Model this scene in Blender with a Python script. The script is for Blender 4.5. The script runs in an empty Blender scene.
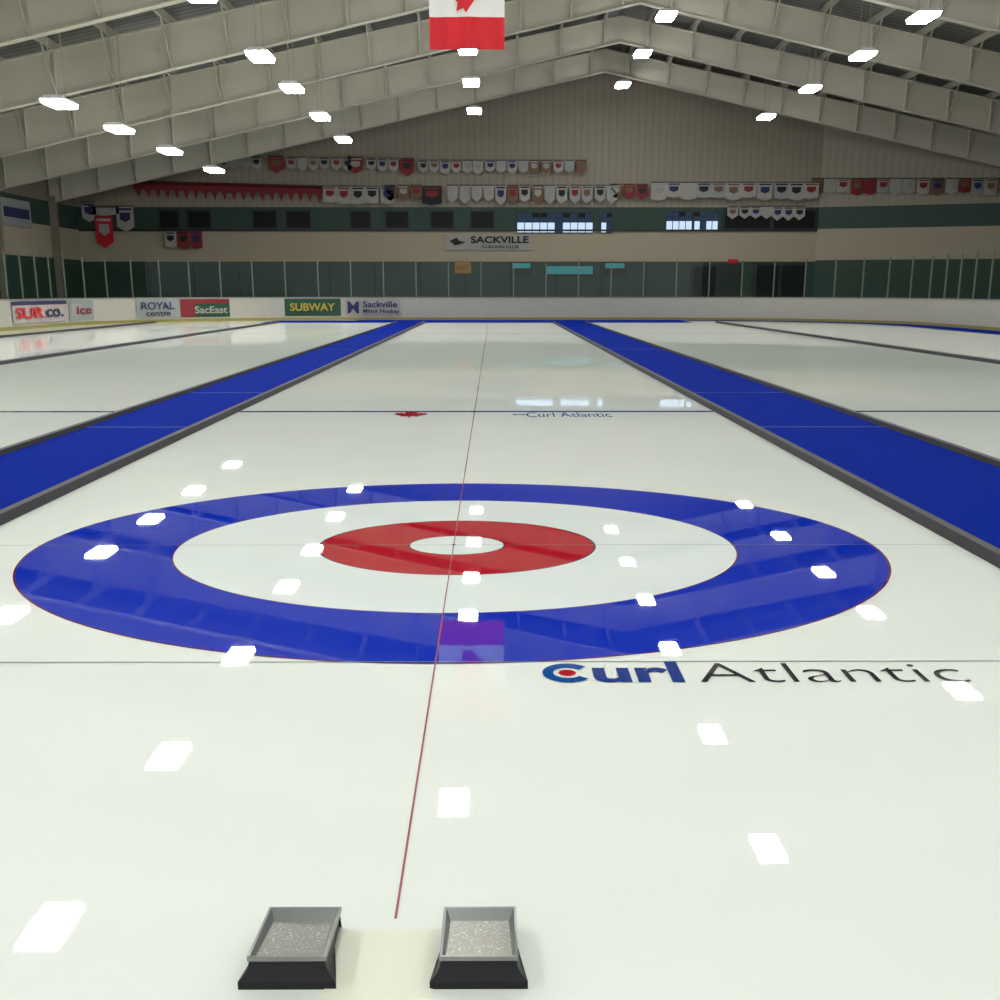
import bpy, math, random
from mathutils import Vector
random.seed(4)
CX, H = 0.178, 1.086
TH = math.radians(16.75)
K1, K2, T = 1365.4, 1307.4, 0.301
# layout helpers: image pixel x / y -> metres on a wall standing at distance d
def wz(y, d): return H + (290-y)*d/(K1+T*(290-y))
def wx(x, d, z=2.0): return CX + (x-493.5)*(d-(z-H)*T)/K2
def gy(y): return 1483.0/(y-290) - H*T
def gx(x, y): return CX + (x-493.5)*(1483.0/(y-290))/K2

# ---------------------------------------------------------------- materials
def srgb(r,g,b):
    f=lambda c:(c/255/12.92) if c/255<=0.04045 else ((c/255+0.055)/1.055)**2.4
    return (f(r),f(g),f(b),1)
def new(name):
    m=bpy.data.materials.new(name); m.use_nodes=True
    nt=m.node_tree; return m,nt,nt.nodes['Principled BSDF']
def mat(name,col,rough=0.6,metal=0,noise=0.12,scale=8,bump=0,spec=0.4):
    m,nt,p=new(name)
    p.inputs['Roughness'].default_value=rough; p.inputs['Metallic'].default_value=metal
    p.inputs['Specular IOR Level'].default_value=spec
    tc=nt.nodes.new('ShaderNodeTexCoord'); n=nt.nodes.new('ShaderNodeTexNoise')
    n.inputs['Scale'].default_value=scale; n.inputs['Detail'].default_value=5
    nt.links.new(tc.outputs['Object'],n.inputs['Vector'])
    mx=nt.nodes.new('ShaderNodeMix'); mx.data_type='RGBA'
    c=srgb(*col)
    mx.inputs[6].default_value=tuple(v*(1-noise) for v in c[:3])+(1,)
    mx.inputs[7].default_value=tuple(min(1,v*(1+noise)) for v in c[:3])+(1,)
    nt.links.new(n.outputs['Fac'],mx.inputs[0]); nt.links.new(mx.outputs[2],p.inputs['Base Color'])
    if bump:
        b=nt.nodes.new('ShaderNodeBump'); b.inputs['Strength'].default_value=bump
        nt.links.new(n.outputs['Fac'],b.inputs['Height']); nt.links.new(b.outputs['Normal'],p.inputs['Normal'])
    return m
def ice_mat(name,col,col2=None,rough=0.012,cap=0.66):
    m=bpy.data.materials.new(name); m.use_nodes=True; nt=m.node_tree
    nt.nodes.clear(); N=nt.nodes.new; L=nt.links.new
    out=N('ShaderNodeOutputMaterial'); mix=N('ShaderNodeMixShader'); d=N('ShaderNodeBsdfDiffuse'); g=N('ShaderNodeBsdfGlossy')
    g.inputs['Roughness'].default_value=rough; g.inputs['Color'].default_value=(1,1,1,1)
    fr=N('ShaderNodeFresnel'); fr.inputs['IOR'].default_value=1.33
    ml=N('ShaderNodeMath'); ml.operation='MULTIPLY'; ml.inputs[1].default_value=0.92
    mn=N('ShaderNodeMath'); mn.operation='MINIMUM'; mn.inputs[1].default_value=cap
    tc=N('ShaderNodeTexCoord'); n=N('ShaderNodeTexNoise'); n.inputs['Scale'].default_value=0.9; n.inputs['Detail'].default_value=6
    n.inputs['Roughness'].default_value=0.65
    L(tc.outputs['Object'],n.inputs['Vector'])
    mx=N('ShaderNodeMix'); mx.data_type='RGBA'
    mx.inputs[6].default_value=srgb(*col); mx.inputs[7].default_value=srgb(*(col2 or col))
    L(n.outputs['Fac'],mx.inputs[0]); L(mx.outputs[2],d.inputs['Color'])
    L(fr.outputs[0],ml.inputs[0]); L(ml.outputs[0],mn.inputs[0]); L(mn.outputs[0],mix.inputs[0]); L(d.outputs[0],mix.inputs[1]); L(g.outputs[0],mix.inputs[2])
    L(mix.outputs[0],out.inputs['Surface'])
    return m
def emis(name,col,s):
    m=bpy.data.materials.new(name); m.use_nodes=True; nt=m.node_tree; nt.nodes.clear()
    o=nt.nodes.new('ShaderNodeOutputMaterial'); e=nt.nodes.new('ShaderNodeEmission')
    e.inputs[0].default_value=srgb(*col); e.inputs[1].default_value=s
    nt.links.new(e.outputs[0],o.inputs[0]); return m
def ribbed(name,col,axis,period,dark=0.75,rough=0.6):
    m,nt,p=new(name); p.inputs['Roughness'].default_value=rough
    tc=nt.nodes.new('ShaderNodeTexCoord'); w=nt.nodes.new('ShaderNodeTexWave'); w.wave_type='BANDS'
    w.bands_direction=axis; w.inputs['Scale'].default_value=(2*math.pi/20)/period
    w.inputs['Distortion'].default_value=0
    nt.links.new(tc.outputs['Object'],w.inputs['Vector'])
    r=nt.nodes.new('ShaderNodeValToRGB'); c=srgb(*col)
    r.color_ramp.elements[0].color=tuple(v*dark for v in c[:3])+(1,); r.color_ramp.elements[0].position=0.1
    r.color_ramp.elements[1].color=c; r.color_ramp.elements[1].position=0.4
    nt.links.new(w.outputs['Fac'],r.inputs[0]); nt.links.new(r.outputs[0],p.inputs['Base Color'])
    return m

M={}
M['ice']=ice_mat('ice',(228,232,219),(237,240,228))
M['ring_blue']=ice_mat('ring_blue',(0,40,172),(0,46,182))
M['ring_red']=ice_mat('ring_red',(176,12,36),(188,18,42))
M['ring_white']=ice_mat('ring_white',(225,233,224),(234,239,231))
M['line_red']=ice_mat('line_red',(168,100,102))
M['line_ring']=ice_mat('line_ring',(110,30,60))
M['line_grey']=ice_mat('line_grey',(125,132,132))
M['line_dark']=ice_mat('line_dark',(40,30,60))
M['hog_blue']=ice_mat('hog_blue',(44,56,110),cap=0.3)
M['logo_blue']=ice_mat('logo_blue',(6,76,150))
M['logo_faint']=ice_mat('logo_faint',(70,120,180))
M['logo_navy']=ice_mat('logo_navy',(10,52,130))
M['logo_grey']=ice_mat('logo_grey',(46,46,50))
M['hack_cream']=ice_mat('hack_cream',(232,231,208),(237,236,214))
M['carpet']=mat('carpet_blue',(0,32,130),0.95,noise=0.3,scale=40,bump=0.4,spec=0.03)
M['seam']=mat('carpet_seam',(50,70,140),0.9)
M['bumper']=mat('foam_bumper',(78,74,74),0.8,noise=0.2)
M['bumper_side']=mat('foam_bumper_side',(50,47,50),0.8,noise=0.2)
M['concrete']=mat('concrete',(90,88,82),0.8)
M['board']=mat('board_white',(162,158,145),0.4,noise=0.06)
M['kick']=mat('kickplate_yellow',(130,120,60),0.5)
M['cap']=mat('board_cap',(120,120,112),0.5)
M['post']=mat('glass_post',(98,106,96),0.4,0.3)
M['green']=mat('green_paint',(34,58,46),0.6,noise=0.2,scale=1.5)
M['dgreen']=mat('dark_green',(22,36,30),0.6)
M['cream']=mat('cream_wall',(156,146,124),0.7,noise=0.05,scale=1)
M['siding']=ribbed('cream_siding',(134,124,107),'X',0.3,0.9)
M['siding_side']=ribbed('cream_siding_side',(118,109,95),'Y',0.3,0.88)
M['deck']=ribbed('steel_deck',(98,95,89),'Y',0.35,0.4)
M['steel']=mat('beam_cream',(180,175,158),0.55,noise=0.06,scale=1)
M['steel2']=mat('purlin_cream',(148,144,130),0.6,noise=0.06,scale=1)
M['housing']=mat('housing',(220,220,215),0.4)
M['lamp']=emis('lamp_panel',(250,253,254),75)
M['black']=mat('rubber_black',(11,11,14),0.45,noise=0.3,scale=60,bump=0.15)
M['glassdark']=mat('window_dark',(16,20,20),0.5,spec=0.15)
M['sky']=emis('daylight_window',(190,212,240),1.2)
M['sky2']=emis('daylight_window_shaded',(70,96,130),0.35)
M['cyan']=emis('blue_screen',(80,160,165),0.5)
M['frame']=mat('frame_dark',(24,32,29),0.5)
M['white']=mat('white_paint',(205,202,196),0.6,noise=0.03)
M['red']=mat('red_cloth',(185,14,26),0.7)
M['dred']=mat('dark_red_cloth',(115,28,32),0.7)
M['bwhite']=mat('banner_white',(150,146,138),0.7)
M['navy']=mat('banner_navy',(30,36,78),0.7)
M['tan']=mat('banner_tan',(104,78,56),0.7)
M['bblack']=mat('banner_black',(17,17,20),0.7)
M['adgreen']=mat('ad_green',(20,64,42),0.5)
M['adyellow']=mat('ad_yellow',(165,150,45),0.5)
M['adgrey']=mat('ad_grey',(134,137,134),0.5)
M['adpink']=mat('ad_pink',(160,148,142),0.5)
M['metal']=mat('brushed_steel',(140,141,138),0.3,0.85,noise=0.1,scale=50)
M['yellow']=mat('sign_yellow',(150,110,30),0.5)
# worn steel grip plate with frost specks
m,nt,p=new('grip_plate'); p.inputs['Roughness'].default_value=0.3; p.inputs['Metallic'].default_value=0.7
tc=nt.nodes.new('ShaderNodeTexCoord'); v=nt.nodes.new('ShaderNodeTexNoise'); v.inputs['Scale'].default_value=210; v.inputs['Detail'].default_value=2
nt.links.new(tc.outputs['Object'],v.inputs['Vector'])
r=nt.nodes.new('ShaderNodeValToRGB')
r.color_ramp.elements[0].position=0.55; r.color_ramp.elements[0].color=srgb(138,136,126)
r.color_ramp.elements[1].position=0.75; r.color_ramp.elements[1].color=srgb(200,198,186)
nt.links.new(v.outputs['Fac'],r.inputs[0]); nt.links.new(r.outputs[0],p.inputs['Base Color'])
b=nt.nodes.new('ShaderNodeBump'); b.inputs['Strength'].default_value=0.1
nt.links.new(v.outputs['Fac'],b.inputs['Height']); nt.links.new(b.outputs[0],p.inputs['Normal'])
M['grip']=m
# rink glass
m=bpy.data.materials.new('rink_glass'); m.use_nodes=True; nt=m.node_tree; nt.nodes.clear()
o=nt.nodes.new('ShaderNodeOutputMaterial'); mx=nt.nodes.new('ShaderNodeMixShader'); mx.inputs[0].default_value=0.02
t=nt.nodes.new('ShaderNodeBsdfTransparent'); t.inputs[0].default_value=(0.88,0.96,0.91,1); g=nt.nodes.new('ShaderNodeBsdfGlossy'); g.inputs['Roughness'].default_value=0.05
nt.links.new(t.outputs[0],mx.inputs[1]); nt.links.new(g.outputs[0],mx.inputs[2]); nt.links.new(mx.outputs[0],o.inputs[0])
M['glass']=m

# ---------------------------------------------------------------- mesh builder
class B:
    def __init__(s): s.v=[]; s.f=[]; s.mi=[]; s.ms=[]
    def idx(s,m):
        if m not in s.ms: s.ms.append(m)
        return s.ms.index(m)
    def poly(s,pts,m):
        n=len(s.v); s.v+= [tuple(p) for p in pts]; s.f.append(tuple(range(n,n+len(pts)))); s.mi.append(s.idx(m))
    def hexa(s,p,m):
        n=len(s.v); s.v+=[tuple(q) for q in p]
        for f in [(0,3,2,1),(4,5,6,7),(0,1,5,4),(1,2,6,5),(2,3,7,6),(3,0,4,7)]:
            s.f.append(tuple(n+i for i in f)); s.mi.append(s.idx(m))
    def box(s,x0,x1,y0,y1,z0,z1,m):
        s.hexa([(x0,y0,z0),(x1,y0,z0),(x1,y1,z0),(x0,y1,z0),(x0,y0,z1),(x1,y0,z1),(x1,y1,z1),(x0,y1,z1)],m)
    def raw(s,vs,fs,m):
        n=len(s.v); s.v+=[tuple(q) for q in vs]
        for f in fs: s.f.append(tuple(n+i for i in f)); s.mi.append(s.idx(m))
    def annulus(s,cx,cy,z,r0,r1,m,n=128):
        if r0<=0:
            s.poly([(cx+r1*math.cos(2*math.pi*i/n),cy+r1*math.sin(2*math.pi*i/n),z) for i in range(n)],m); return
        vs=[];fs=[]
        for i in range(n):
            a=2*math.pi*i/n; vs+=[(cx+r0*math.cos(a),cy+r0*math.sin(a),z),(cx+r1*math.cos(a),cy+r1*math.sin(a),z)]
        for i in range(n):
            j=(i+1)%n; fs.append((2*i,2*i+1,2*j+1,2*j))
        s.raw(vs,fs,m)
    def make(s,name,bevel=0):
        me=bpy.data.meshes.new(name); me.from_pydata(s.v,[],s.f)
        for k in s.ms: me.materials.append(M[k])
        for p,i in zip(me.polygons,s.mi): p.material_index=i
        me.update(); ob=bpy.data.objects.new(name,me); bpy.context.scene.collection.objects.link(ob)
        if bevel:
            md=ob.modifiers.new('bevel','BEVEL'); md.width=bevel; md.segments=2; md.limit_method='ANGLE'
        return ob
def text(s,w,h,off=0.0):
    c=bpy.data.curves.new('t','FONT'); c.body=s; c.size=1; c.offset=off; c.resolution_u=6
    o=bpy.data.objects.new('t',c); bpy.context.scene.collection.objects.link(o)
    bpy.context.view_layer.update()
    me=bpy.data.meshes.new_from_object(o.evaluated_get(bpy.context.evaluated_depsgraph_get()))
    vs=[v.co.copy() for v in me.vertices]
    fs=[tuple(p.vertices) if p.normal.z>0 else tuple(reversed(p.vertices)) for p in me.polygons]
    bpy.data.objects.remove(o); bpy.data.meshes.remove(me)
    x0=min(v.x for v in vs);x1=max(v.x for v in vs);y0=min(v.y for v in vs);y1=max(v.y for v in vs)
    return [((v.x-x0)/(x1-x0)*w,(v.y-y0)/(y1-y0)*h) for v in vs],fs
LEAF=[(0,1),(0.19,0.65),(0.40,0.74),(0.30,0.25),(0.53,0.48),(0.60,0.36),(0.88,0.42),(0.79,0.14),(0.93,0.03),(0.45,-0.36),(0.52,-0.55),(0.04,-0.47),(0.04,-0.95)]
LEAF=LEAF+[(-x,y) for x,y in reversed(LEAF[1:])]
LEAF=LEAF[::-1]

# ---------------------------------------------------------------- rink outline
XL,XR,YF,R=-13.4,14.1,49.1,8.5
def outline(off=0.0,y0=-6,n=28):
    r=R+off; P=[(XL-off,y0)]
    for k in range(1,12): P.append((XL-off,y0+(YF-R-y0)*k/12))
    for i in range(n+1):
        a=math.pi-math.pi/2*i/n; P.append((XL+R+r*math.cos(a),YF-R+r*math.sin(a)))
    for k in range(1,10): P.append((XL+R+(XR-XL-2*R)*k/10,YF+off))
    for i in range(n+1):
        a=math.pi/2-math.pi/2*i/n; P.append((XR-R+r*math.cos(a),YF-R+r*math.sin(a)))
    for k in range(11,-1,-1): P.append((XR+off,y0+(YF-R-y0)*k/12))
    return P
def pxof(x,y,z=0.5):
    D=y+(H-z)*T; return 493.5+K2*(x-CX)/D

b=B(); b.poly([(x,y,0) for x,y in reversed(outline(0))],'ice'); b.make('floor_ice')
b=B(); b.poly([(-30,-8,-0.03),(34,-8,-0.03),(34,60,-0.03),(-30,60,-0.03)],'concrete'); b.make('floor')

# ---------------------------------------------------------------- house and lines
TEE=gy(545); Z=0.0012; RX=0.014
b=B()
b.annulus(RX,TEE,Z,0,0.208,'ring_white'); b.annulus(RX,TEE,Z,0.208,0.215,'line_dark')
b.annulus(RX,TEE,Z,0.215,0.608,'ring_red'); b.annulus(RX,TEE,Z,0.608,0.616,'line_dark')
b.annulus(RX,TEE,Z,0.616,1.224,'ring_white'); b.annulus(RX,TEE,Z,1.224,1.231,'line_ring')
b.annulus(RX,TEE,Z,1.231,1.842,'ring_blue',192); b.annulus(RX,TEE,Z,1.842,1.851,'line_ring',192)
b.annulus(0,TEE,Z+0.0015,0,0.010,'line_dark',16)
b.make('curling_house')
b=B(); b.poly([(-0.0022,2.03,0.002),(0.0022,2.03,0.002),(0.006,45.2,0.002),(-0.006,45.2,0.002)],'line_red'); b.make('center_line')
for nm,yy,w,mm in [('tee_line',TEE,0.006,'line_grey'),('back_line',TEE-1.829,0.007,'line_grey'),('hog_line',gy(411.5),0.11,'hog_blue'),
                   ('hog_line',gy(411.5)+21.95,0.06,'line_grey')]:
    b=B()
    for x0,x1 in [(-2.19,2.23)]+([(-7.28,-3.25),(3.46,7.9)] if nm!='tee_line' else []):
        b.poly([(x0,yy-w/2,0.0018),(x1,yy-w/2,0.0018),(x1,yy+w/2,0.0018),(x0,yy+w/2,0.0018)],mm)
    b.make(nm)
# lettering on the ice
b=B()
yb=gy(683); cap=gy(664)-yb
cx,cy=gx(567,674),yb+cap*0.5
n=40; vs=[];fs=[]
for i in range(n+1):
    a=math.radians(38)+math.radians(284)*i/n
    for rx,ry in ((0.042,0.052),(0.074,cap*0.5)): vs.append((cx+rx*math.cos(a),cy+ry*math.sin(a),0.0022))
for i in range(n): fs.append((2*i,2*i+1,2*i+3,2*i+2))
b.raw(vs,fs,'logo_blue'); b.poly([(cx+0.026*math.cos(t*math.pi/12),cy+0.032*math.sin(t*math.pi/12),0.0022) for t in range(24)],'ring_red')
def ground_text(b,s,x0,w,y0,h,m,off=0):
    v,f=text(s,w,h,off); b.raw([(x0+x,y0+y,0.0022) for x,y in v],f,m)
ground_text(b,'url',gx(593,676),gx(682,676)-gx(593,676),yb,cap*1.1,'logo_navy',0.03)
ground_text(b,'Atlantic',gx(697,676),gx(964,676)-gx(697,676),yb,cap*1.0,'logo_grey',-0.013)
b.make('ice_lettering')
b=B(); lx,ly=gx(411,414),gy(414.5)
b.poly([(lx+x*0.17,ly+y*0.33,0.0022) for x,y in LEAF],'ring_red'); b.make('maple_leaf_emblem')
b=B()
ground_text(b,'Curl Atlantic',gx(526,414),gx(610,414)-gx(526,414),gy(417),0.42,'logo_faint',0.0)
ex,ey=gx(519,414),gy(414.5)
b.annulus(ex,ey,0.0022,0.035,0.06,'logo_faint',32); b.make('ice_emblem_lettering')
b=B(); b.poly([(gx(337,930),1.75,0.0015),(gx(437,930),1.75,0.0015),(gx(437,930),gy(930),0.0015),(gx(340,930),gy(930),0.0015)],'hack_cream'); b.make('hack_board')

# ---------------------------------------------------------------- carpet dividers
def divider(x0,x1,name):
    b=B(); y0,y1=1.2,45.2; w=0.055; h=0.05
    b.box(x0+w*0.8,x1-w*0.8,y0,y1,0.0,0.015,'carpet')
    for xa,s in ((x0,1),(x1,-1)):
        pts=[(xa,0.0),(xa+s*0.008,h),(xa+s*w,h),(xa+s*(w+0.012),0.0)]
        for i in range(3):
            (p,zp),(q,zq)=pts[i],pts[i+1]
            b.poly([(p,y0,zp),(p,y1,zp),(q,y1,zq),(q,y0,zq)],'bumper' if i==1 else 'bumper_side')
        b.poly([(p,y0,z) for p,z in pts],'bumper_side')
    for yy in (gy(394),gy(429),gy(350)):
        b.box(x0+w*1.3,x1-w*1.3,yy-0.02,yy+0.02,0.015,0.019,'seam')
    b.make(name)
divider(-3.21,-2.197,'carpet_divider'); divider(2.239,3.43,'carpet_divider')
def bump(x,name,w=0.12):
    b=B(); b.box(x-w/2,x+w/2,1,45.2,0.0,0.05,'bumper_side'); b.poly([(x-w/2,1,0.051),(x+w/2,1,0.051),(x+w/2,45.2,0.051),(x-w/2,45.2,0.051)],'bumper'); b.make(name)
bump(-7.35,'foam_divider'); bump(7.98,'foam_divider'); bump(-11.6,'foam_divider')
# end walkway carpet following boards on the right
b=B(); P=outline(-0.02); Q=outline(-1.0)
n0=[i for i,p in enumerate(P) if p[0]>XR-R and p[1]<=YF][0]
for i in range(n0,len(P)-1):
    b.poly([(P[i][0],P[i][1],0.01),(P[i+1][0],P[i+1][1],0.01),(Q[i+1][0],Q[i+1][1],0.01),(Q[i][0],Q[i][1],0.01)],'carpet')
b.box(XL+R-3,XR-R+1.5,45.3,YF-0.95,0.0,0.01,'carpet'); b.box(XL+R,XR-R,YF-0.95,YF-0.03,0,0.01,'carpet')
b.make('end_carpet')

# ---------------------------------------------------------------- boards and glass
b=B(); P0=outline(0.0); P1=outline(0.12); Pk=outline(-0.015)
for i in range(len(P0)-1):
    a,c=P0[i],P0[i+1]; a1,c1=P1[i],P1[i+1]; k,l=Pk[i],Pk[i+1]
    b.poly([(*a,0),(*c,0),(*c,0.84),(*a,0.84)],'board')
    b.poly([(*k,0),(*l,0),(*l,0.10),(*k,0.10)],'kick'); b.poly([(*k,0.10),(*l,0.10),(*c,0.10),(*a,0.10)],'kick')
    b.poly([(*a,0.84),(*c,0.84),(*c1,0.84),(*a1,0.84)],'cap'); b.poly([(*k,0.80),(*l,0.80),(*l,0.845),(*k,0.845)],'cap')
    b.poly([(*k,0.845),(*l,0.845),(*c,0.845),(*a,0.845)],'cap')
    b.poly([(*a1,0),(*c1,0),(*c1,0.84),(*a1,0.84)],'board')
b.make('rink_boards')
b=B(); G=outline(0.06)
for i in range(len(G)-1):
    b.poly([(*G[i],0.855),(*G[i+1],0.855),(*G[i+1],2.1),(*G[i],2.1)],'glass')
acc=0; nxt=0
for i in range(len(G)-1):
    a=Vector(G[i]); c=Vector(G[i+1]); L=(c-a).length
    while nxt<=acc+L:
        p=a+(c-a)*((nxt-acc)/L)
        if p.y>8: b.box(p.x-0.02,p.x+0.02,p.y-0.03,p.y+0.03,0.85,2.15,'post')
        nxt+=1.22
    acc+=L
b.make('rink_glass')
# adverts on boards
def dense():
    P=outline(-0.03,n=200); out=[]
    for i in range(len(P)-1):
        for k in range(6):
            t=k/6; out.append((P[i][0]*(1-t)+P[i+1][0]*t,P[i][1]*(1-t)+P[i+1][1]*t))
    return [p for p in out if p[1]>20]
DP=dense()
def ad(x0,x1,m,z0=0.16,z1=0.78,words=(),patches=(),name='board_advert'):
    seg=[Vector(p) for p in DP if x0-3<=pxof(*p)<=x1+3]
    px=[pxof(*p) for p in seg]
    def at(t):   # t 0..1 across the advert
        X=x0+(x1-x0)*t
        for i in range(len(seg)-1):
            if px[i]<=X<=px[i+1] or px[i]>=X>=px[i+1]:
                u=(X-px[i])/(px[i+1]-px[i]+1e-9); return seg[i].lerp(seg[i+1],u)
        return seg[0] if abs(px[0]-X)<abs(px[-1]-X) else seg[-1]
    b=B(); inward=lambda p,o:Vector((p.x+o*0.6*(1 if p.x<0 else -1)*(1 if p.y<46 else 0),p.y-o))
    n=16
    def strip(ta,tb,za,zb,mm,o):
        for i in range(n):
            p=inward(at(ta+(tb-ta)*i/n),o); q=inward(at(ta+(tb-ta)*(i+1)/n),o)
            b.poly([(*p,za),(*q,za),(*q,zb),(*p,zb)],mm)
    strip(0,1,z0,z1,m,0)
    for ta,tb,fa,fb,mm in patches: strip(ta,tb,z0+(z1-z0)*fa,z0+(z1-z0)*fb,mm,0.012)
    for s,fx,fw,fz,fh,mm in words:
        v,f=text(s,fw,(z1-z0)*fh,0.02); vs=[]
        for x,y in v:
            p=inward(at(fx+x),0.07); vs.append((p.x,p.y,z0+(z1-z0)*fz+y))
        b.raw(vs,f,mm)
    b.make(name)
ad(12,68,'adpink',words=[('SUR',0.08,0.5,0.22,0.5,'red'),('co.',0.62,0.3,0.22,0.4,'navy')],patches=[(0,1,0.82,1,'navy')])
ad(70,94,'adgrey',patches=[(0.1,0.5,0.2,0.8,'bwhite')],words=[('ice',0.3,0.6,0.3,0.4,'dred')])
ad(137,180,'adgrey',words=[('ROYAL',0.1,0.8,0.45,0.4,'navy'),('centre',0.2,0.6,0.1,0.25,'bblack')])
ad(181,230,'adgreen',words=[('SacEast',0.3,0.66,0.2,0.4,'bwhite')],patches=[(0,0.3,0,1,'dred'),(0.3,1,0.75,1,'dred')])
ad(285,341,'adgreen',words=[('SUBWAY',0.1,0.8,0.3,0.45,'adyellow')])
ad(345,402,'bwhite',words=[('Sackville',0.32,0.6,0.5,0.36,'navy'),('Minor Hockey',0.32,0.64,0.1,0.3,'navy'),('M',0.05,0.2,0.15,0.7,'navy')])

# ---------------------------------------------------------------- building shell
APX,APZ,SL=4.55,10.05,0.20
YW=57.0
def roofz(x): return APZ-SL*abs(x-APX)
WL,WR=-17.6,30.0
XC=wx(820,YW,5)
b=B()
z1,z2,z3=wz(260,YW),wz(230,YW),wz(207,YW)
b.poly([(WL,YW,0),(XC,YW,0),(XC,YW,z1),(WL,YW,z1)],'green')
b.poly([(WL,YW,z1),(XC,YW,z1),(XC,YW,z2),(WL,YW,z2)],'cream')
b.poly([(WL,YW,z2),(XC,YW,z2),(XC,YW,z3),(WL,YW,z3)],'green')
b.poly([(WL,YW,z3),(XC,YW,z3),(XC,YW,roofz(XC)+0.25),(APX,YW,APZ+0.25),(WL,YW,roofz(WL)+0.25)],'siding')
b.box(WL,XC,YW-0.06,YW,z1-0.06,z1+0.04,'cream'); b.box(WL,XC,YW-0.08,YW,z2-0.05,z2+0.03,'frame')
b.make('wall_back')
XE,YE=30.0,50.2
b=B()
def wq(za,zb,m):
    b.poly([(XC,YW,za),(XE,YE,za),(XE,YE,zb),(XC,YW,zb)],m)
wq(0,z1,'green'); wq(z1,z2+0.05,'cream'); wq(z2+0.05,z3,'green')
b.poly([(XC,YW,z3),(XE,YE,z3),(XE,YE,roofz(XE)+0.25),(XC,YW,roofz(XC)+0.25)],'siding')
b.make('wall_right')
b=B()
def wl(za,zb,m): b.poly([(WL,-6,za),(WL,YW,za),(WL,YW,zb),(WL,-6,zb)],m)
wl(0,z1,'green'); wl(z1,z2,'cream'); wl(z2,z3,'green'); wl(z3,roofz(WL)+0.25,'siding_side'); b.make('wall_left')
b=B(); b.box(WL+0.01,WL+0.07,48.0,51.0,z2-0.2,z2+0.75,'adgrey')
b.box(WL+0.07,WL+0.08,48.2,50.8,z2+0.1,z2+0.45,'navy'); b.make('sponsor_sign')
b=B()
for xa,xb in ((WL,APX),(APX,WR)):
    b.poly([(xa,-6,roofz(xa)+0.22),(xb,-6,roofz(xb)+0.22),(xb,YW+0.1,roofz(xb)+0.22),(xa,YW+0.1,roofz(xa)+0.22)],'deck')
b.make('ceiling')
b=B(); x=WL+0.6
while x<WR:
    z=roofz(x); b.box(x-0.035,x+0.035,-6,YW-0.02,z,z+0.2,'steel2'); x+=1.5
b.make('roof_purlins')
def botz(x): return 9.22-0.218*abs(x-APX)
def frame(y):
    b=B(); n=14; xs=[WL+0.05+(APX-WL-0.05)*i/n for i in range(n+1)]+[APX+(WR-APX)*i/n for i in range(1,n+1)]
    for xa,xb in zip(xs,xs[1:]):
        za,zb,ta,tb=botz(xa),botz(xb),roofz(xa)-0.01,roofz(xb)-0.01
        b.hexa([(xa,y-0.012,za),(xb,y-0.012,zb),(xb,y+0.012,zb),(xa,y+0.012,za),(xa,y-0.012,ta),(xb,y-0.012,tb),(xb,y+0.012,tb),(xa,y+0.012,ta)],'steel')
        for q,hh in ((0,0.03),(1,-0.03)):
            A,Bz=(za,zb) if q==0 else (ta,tb)
            lo,hi=min(0,hh),max(0,hh)
            b.hexa([(xa,y-0.13,A+lo),(xb,y-0.13,Bz+lo),(xb,y+0.13,Bz+lo),(xa,y+0.13,A+lo),(xa,y-0.13,A+hi),(xb,y-0.13,Bz+hi),(xb,y+0.13,Bz+hi),(xa,y+0.13,A+hi)],'steel')
    x=WL+0.6
    while x<WR:
        b.box(x-0.02,x+0.02,y-0.11,y+0.11,botz(x)+0.02,roofz(x)-0.03,'steel')
        za,zb=botz(x)+0.05,roofz(x)+0.02
        for s in (-1,1):
            b.hexa([(x-0.02,y+s*0.12,za),(x+0.02,y+s*0.12,za),(x+0.02,y+s*0.15,za),(x-0.02,y+s*0.15,za),
                    (x-0.02,y+s*0.95,zb),(x+0.02,y+s*0.95,zb),(x+0.02,y+s*0.99,zb),(x-0.02,y+s*0.99,zb)],'steel2')
        x+=1.5
    b.hexa([(WL+0.02,y-0.13,0),(WL+0.2,y-0.13,0),(WL+0.2,y+0.13,0),(WL+0.02,y+0.13,0),(WL+0.02,y-0.13,botz(WL)+0.3),(WL+0.3,y-0.13,botz(WL)+0.3),(WL+0.3,y+0.13,botz(WL)+0.3),(WL+0.02,y+0.13,botz(WL)+0.3)],'siding_side')
    b.make('roof_frame')
for y in (53.4,47.3,41.2,35.1,29.0,22.9,16.8,10.7,4.6): frame(y)

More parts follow.
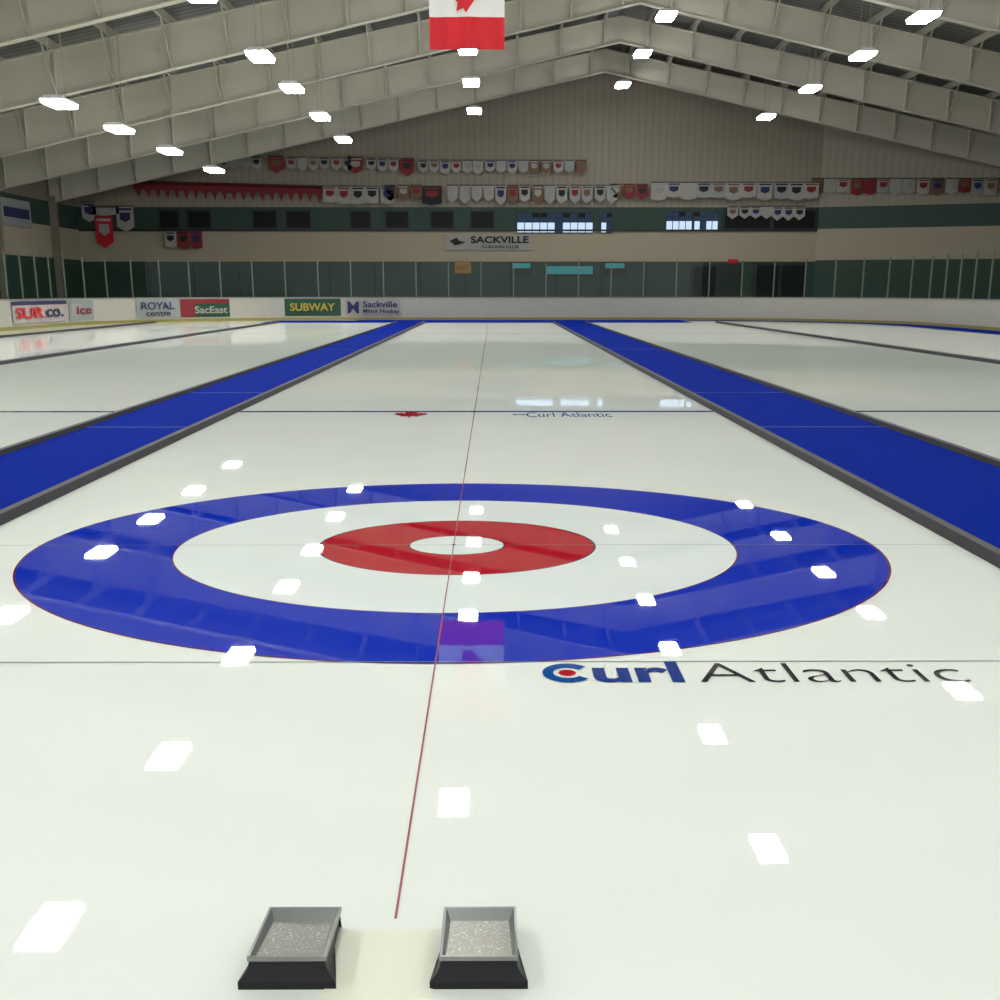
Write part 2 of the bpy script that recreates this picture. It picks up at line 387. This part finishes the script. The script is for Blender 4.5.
# ---------------------------------------------------------------- lights
cols=[(-9.51,4.98,[45.8,39.7,34.5,29.9,23.8,18.2,12.4,6.5,0.5]),
      (-5.28,6.14,[47.6,41.5,35.9,31.2,24.9,19.1,13.4,7,1]),
      (-0.70,7.39,[50.1,43.5,37.8,33.0,26.3,20.1,13.2,7.5,1.2]),
      (4.98,8.6,[52.4,45.8,39.8,34.0,26.9,20.8,14,7.5,1.2]),
      (10.23,7.28,[50.8,44.0,38.0,32.9,26.0,19.5,13,7,1])]
for xr,z,ds in cols:  # nearest fixtures of each column are unseen, added to light the close ice
    for d in ds:
        b=B(); x=xr+CX; z0=z-0.03
        b.hexa([(x-0.23,d-0.50,z0),(x+0.23,d-0.50,z0),(x+0.23,d+0.50,z0),(x-0.23,d+0.50,z0),(x-0.25,d-0.52,z0+0.08),(x+0.25,d-0.52,z0+0.08),(x+0.25,d+0.52,z0+0.08),(x-0.25,d+0.52,z0+0.08)],'lamp')
        b.hexa([(x-0.27,d-0.54,z0+0.085),(x+0.27,d-0.54,z0+0.085),(x+0.27,d+0.54,z0+0.085),(x-0.27,d+0.54,z0+0.085),(x-0.16,d-0.5,z0+0.17),(x+0.16,d-0.5,z0+0.17),(x+0.16,d+0.5,z0+0.17),(x-0.16,d+0.5,z0+0.17)],'housing')
        for s in (-0.45,0.45): b.box(x-0.008,x+0.008,d+s-0.008,d+s+0.008,z0+0.16,roofz(x)+0.2,'steel2')
        b.make('ceiling_light')

# ---------------------------------------------------------------- wall features
def panel(b,x0,x1,y0,y1,m,d=YW,t=0.05,off=0.0):
    zc=wz((y0+y1)/2,d); b.box(wx(x0,d,zc),wx(x1,d,zc),d-off-t,d-off,wz(y1,d),wz(y0,d),m)
wins=[(160,180),(188,212),(253,278),(286,312),(350,372),(385,410),(430,455),(470,495)]
k=1
for x0,x1 in wins:
    b=B(); panel(b,x0,x1,210,229,'frame',off=0.01); panel(b,x0+1.5,x1-1.5,211.5,227.5,'glassdark',off=0.04,t=0.03); b.make('window_%d'%k); k+=1
def bright(x0,x1,y0,y1,nx,seed):
    global k
    rnd=random.Random(seed)
    b=B(); panel(b,x0,x1,y0,y1,'frame',off=0.01); w=(x1-x0)/nx
    for i in range(nx):
        xa,xb=x0+w*i+0.5,x0+w*(i+1)-0.3
        panel(b,xa,xb,y0+1,y0+(y1-y0)*0.24,rnd.choice(['sky2','glassdark']),off=0.05,t=0.02)
        panel(b,xa,xb,y0+(y1-y0)*0.29,y0+(y1-y0)*0.48,'sky2',off=0.05,t=0.02)
        panel(b,xa,xb,y0+(y1-y0)*0.50,y1-0.8,'sky' if rnd.random()<0.78 else 'sky2',off=0.05,t=0.02)
    b.make('window_%d'%k); k+=1
bright(517,593,212,233,10,1); bright(601,612,212,233,2,2); bright(666,692,211,231,4,3); bright(694,718,211,231,4,5)
b=B(); panel(b,722,818,208,229,'frame',off=0.01); panel(b,725,770,211,228,'glassdark',off=0.04); panel(b,774,815,211,228,'glassdark',off=0.04); b.make('window_%d'%k)
b=B(); panel(b,445,532,234,250,'bwhite',off=0.02)
def wall_text(b,s,x0,x1,y0,y1,m,off=0,d=YW-0.1):
    zc=wz((y0+y1)/2,d); v,f=text(s,wx(x1,d,zc)-wx(x0,d,zc),wz(y0,d)-wz(y1,d),off)
    b.raw([(wx(x0,d,zc)+x,d,wz(y1,d)+y) for x,y in v],f,m)
wall_text(b,'SACKVILLE',471,529,236,243,'bblack',0.03); wall_text(b,'CURLING CLUB',482,519,245,248,'bblack',0.01)
xx=wx(458,YW,3); zz=wz(241,YW)
b.poly([(xx-0.35,YW-0.1,zz),(xx-0.1,YW-0.1,zz-0.18),(xx+0.35,YW-0.1,zz-0.05),(xx+0.05,YW-0.1,zz+0.02),(xx-0.05,YW-0.1,zz+0.14)],'bblack')
b.make('club_sign')
b=B(); panel(b,690,742,264,312,'frame',off=0.01); panel(b,693,715,266,312,'glassdark',off=0.04); panel(b,718,740,266,312,'dgreen',off=0.04); b.make('door_1')
b=B(); panel(b,752,806,262,312,'frame',off=0.01); panel(b,756,778,265,312,'glassdark',off=0.04); panel(b,781,803,265,312,'glassdark',off=0.04); b.make('door_2')
b=B(); panel(b,545,595,265,275,'frame',off=0.01); panel(b,547,593,266,274,'cyan',off=0.05,t=0.02); b.make('scoreboard_screen')
for x0,x1 in ((511,532),(604,626)):
    b=B(); panel(b,x0,x1,262,275,'frame',off=0.01); panel(b,x0+1.5,x1-1.5,263,268,'cyan',off=0.05,t=0.02); b.make('wall_screen')
b=B(); panel(b,455,471,262,273,'yellow',off=0.02); wall_text(b,'EXIT',457,469,265,270,'dred'); b.make('exit_sign')
b=B(); panel(b,728,738,259,263,'red',off=0.08); b.make('fire_sign')
b=B()
for x in range(150,690,45): panel(b,x,x+1.6,262,312,'dgreen',off=0.0,t=0.04)
b.make('trim_1')

# ---------------------------------------------------------------- banners
def banner(b,x,z,w,h,m,y,pt=0.25,dm=None):
    b.poly([(x-w/2,y,z),(x-w/2,y,z-h*(1-pt)),(x,y,z-h),(x+w/2,y,z-h*(1-pt)),(x+w/2,y,z)],m)
    if dm: b.poly([(x-w*0.3,y-0.01,z-h*0.25),(x-w*0.3,y-0.01,z-h*0.5),(x,y-0.01,z-h*0.62),(x+w*0.3,y-0.01,z-h*0.5),(x+w*0.3,y-0.01,z-h*0.25)],dm)
    b.poly([(x-w*0.4,y-0.01,z-h*0.08),(x+w*0.4,y-0.01,z-h*0.08),(x+w*0.4,y-0.01,z-h*0.16),(x-w*0.4,y-0.01,z-h*0.16)],dm or 'bblack')
    b.box(x-w/2,x+w/2,y-0.01,y+0.01,z-0.02,z+0.02,'frame')
def row(x0,x1,ytop,ybot,ms,step,name,pt=0.25,wfrac=0.88,seed=1):
    rnd=random.Random(seed); b=B(); x=x0
    while x<x1:
        d=YW-0.3; z=wz(ytop,d); X=wx(x+step/2,d,z)
        if X>XC-0.4:
            s=(YE-YW)/(XE-XC)
            d=(YW-0.35+s*((x+step/2-493.5)*53.5/K2+CX-XC)); z=wz(ytop,d); X=wx(x+step/2,d,z)
        h=wz(ytop,d)-wz(ybot,d); w=step*d/K2*wfrac
        banner(b,X,z,w,h*rnd.uniform(0.85,1.05),rnd.choice(ms),d,pt,rnd.choice(['navy','dred','tan','bblack','adgrey','bwhite']))
        x+=step*rnd.choice([1,1,1,1.1])
    b.make(name)
row(218,262,156,170,['bwhite','tan'],11,'banner_row',seed=2)
row(268,285,156,174,['dred'],17,'banner_row',seed=9)
row(286,345,157,171,['bwhite','bwhite','adgrey'],11,'banner_row',seed=3)
row(347,364,157,174,['dred'],17,'banner_row',seed=5)
row(366,398,158,172,['bwhite','adgrey'],11,'banner_row',seed=31)
row(400,415,158,176,['dred'],15,'banner_row',seed=6)
row(418,580,160,174,['bwhite','bwhite','adgrey','tan'],11,'banner_row',seed=7)
row(323,382,186,205,['bwhite'],14,'banner_row',pt=0.1,wfrac=0.95,seed=8)
row(384,420,185,202,['bblack','tan'],13,'banner_row',seed=11)
row(421,444,186,206,['bblack'],22,'banner_row',pt=0.1,seed=12)
row(447,608,185,204,['bwhite','bwhite','adgrey','tan'],12,'banner_row',seed=13)
row(610,650,184,200,['dred','dred','tan'],13,'banner_row',seed=14)
row(652,812,182,200,['bwhite','bwhite','adgrey','bwhite'],15,'banner_row',wfrac=0.98,pt=0.12,seed=15)
row(728,810,206,220,['bwhite'],11,'banner_row',pt=0.3,wfrac=0.98,seed=16)
row(812,1010,178,195,['bwhite','adgrey','tan','dred','bwhite'],13,'banner_row',wfrac=0.95,pt=0.12,seed=17)
b=B()
x=134
while x<322:
    d=YW-0.25; z=wz(181+ (x-134)/188*5,d); banner(b,wx(x+5,d,z),z,0.42,0.68,'dred',d,0.9); x+=9.5
z=wz(181,d); b.poly([(wx(134,d,z),d-0.01,z),(wx(322,d,z),d-0.01,wz(186,d)),(wx(322,d,z),d-0.01,wz(194,d)),(wx(134,d,z),d-0.01,wz(189,d))],'dred')
b.make('pennant_string')
b=B()
for x,y0,y1,w,m,dm in [(104,216,248,17,'red','bwhite'),(89,202,222,14,'bwhite','navy'),(125,206,232,17,'bwhite','navy'),(104,206,216,30,'bwhite',None)]:
    d=YW-0.12; z=wz(y0,d); banner(b,wx(x,d,z),z,w*d/K2,wz(y0,d)-wz(y1,d),m,d,0.2,dm)
b.make('banner_row')
row(164,203,231,250,['dred','bwhite','bwhite'],13,'banner_row',pt=0.1,seed=21)

# ---------------------------------------------------------------- flag
b=B(); fw,fl=1.26,1.98; fy=23.2; fx,fz=wx(467.5,fy,5.2),4.97
wv=lambda u:0.02*math.sin(u*9)+0.012*math.sin(u*21)
nx,nz=24,32
for i in range(nx):
    for j in range(nz):
        u0,u1=i/nx,(i+1)/nx; v0,v1=j/nz,(j+1)/nz
        m='red' if (v0<0.249 or v0>=0.749) else 'white'
        b.poly([(fx-fw/2+u*fw,fy+wv(u),fz+v*fl) for u,v in ((u0,v0),(u1,v0),(u1,v1),(u0,v1))],m)
b.poly([(fx-y*0.42,fy-0.04,fz+fl/2-x*0.47) for x,y in LEAF],'red')
b.poly([(fx-y*0.42,fy+0.04,fz+fl/2-x*0.47) for x,y in LEAF],'red')
b.box(fx-fw/2-0.05,fx+fw/2+0.05,fy-0.02,fy+0.02,fz+fl-0.01,fz+fl+0.03,'metal')
for s in (-0.5,0.5): b.box(fx+s-0.006,fx+s+0.006,fy-0.006,fy+0.006,fz+fl,roofz(fx)+0.02,'steel2')
b.make('canadian_flag')

# ---------------------------------------------------------------- hacks
def hack(xc,yn,sk):
    """rubber foothold: flared black base, steel-rimmed tray with a speckled grip plate"""
    b=B()
    prof=[(0.0,0.0),(0.0,0.014),(0.003,0.020),(0.007,0.028),(0.010,0.036),(0.011,0.044),(0.030,0.042),(0.150,0.030),(0.200,0.026),(0.208,0.0)]
    def hw(y,z):
        if y>0.02: return 0.060
        return 0.0795 if z<=0.014 else 0.062+0.0175*max(0,(0.044-z)/0.030)**2
    for (ya,za),(yb_,zb) in zip(prof,prof[1:]):
        b.poly([(xc-hw(ya,za)+sk*ya,yn+ya,za),(xc+hw(ya,za)+sk*ya,yn+ya,za),(xc+hw(yb_,zb)+sk*yb_,yn+yb_,zb),(xc-hw(yb_,zb)+sk*yb_,yn+yb_,zb)],'black')
    for s in (-1,1):
        b.poly([(xc+s*0.0795,yn,0),(xc+s*0.0795,yn,0.014),(xc+s*0.064,yn+0.12,0.014),(xc+s*0.064,yn+0.12,0)],'black')
        for (ya,za),(yb_,zb) in zip(prof[1:5],prof[2:6]):
            b.poly([(xc+s*hw(ya,za),yn+ya,za),(xc+s*hw(yb_,zb),yn+yb_,zb),(xc+s*0.063,yn+0.12,zb-0.01),(xc+s*0.063,yn+0.12,max(0.0,za-0.01))],'black')
        b.poly([(xc+s*0.060,yn+0.01,0),(xc+s*0.060,yn+0.205,0),(xc+s*0.060,yn+0.2,0.028),(xc+s*0.060,yn+0.01,0.044)],'black')
    ya,yb_=0.006,0.197; wa,wb=0.0635,0.0635
    za,zb=0.056,0.046
    def rim(i): return [(-wa+i,ya+i,za),(wa-i,ya+i,za),(wb-i,yb_-i,zb),(-wb+i,yb_-i,zb)]
    O=rim(0); I=rim(0.0045)
    F=[(-wa+.009,ya+.010,za-.009),(wa-.009,ya+.010,za-.009),(wb-.013,yb_-.034,zb-.010),(-wb+.013,yb_-.034,zb-.010)]
    tr=lambda P:[(xc+sk*y+x,yn+y,z) for x,y,z in P]
    O,I,F=tr(O),tr(I),tr(F)
    D=[(x,y,z-0.008) for x,y,z in O]
    for i in range(4):
        j=(i+1)%4
        b.poly([O[i],O[j],I[j],I[i]],'metal'); b.poly([D[i],D[j],O[j],O[i]],'metal'); b.poly([I[i],I[j],F[j],F[i]],'metal')
    b.poly(F,'grip')
    b.make('curling_hack')
yn=gy(989)
hack(gx(287,987),yn,0.02); hack(gx(478,987),yn,0.0)

# ---------------------------------------------------------------- world / camera
w=bpy.data.worlds.new('w'); bpy.context.scene.world=w; w.use_nodes=True
w.node_tree.nodes['Background'].inputs[0].default_value=(0.92,0.94,1,1); w.node_tree.nodes['Background'].inputs[1].default_value=1.1
cam=bpy.data.cameras.new('camera'); co=bpy.data.objects.new('camera',cam); bpy.context.scene.collection.objects.link(co)
co.location=(CX,0,H); co.rotation_euler=(math.radians(90)-TH,0,-math.radians(0.29))
cam.sensor_width=36; cam.lens=1252/1000*36; cam.shift_y=0.167; cam.clip_end=200; cam.clip_start=0.05
bpy.context.scene.camera=co
bpy.context.scene.view_settings.view_transform='Standard'
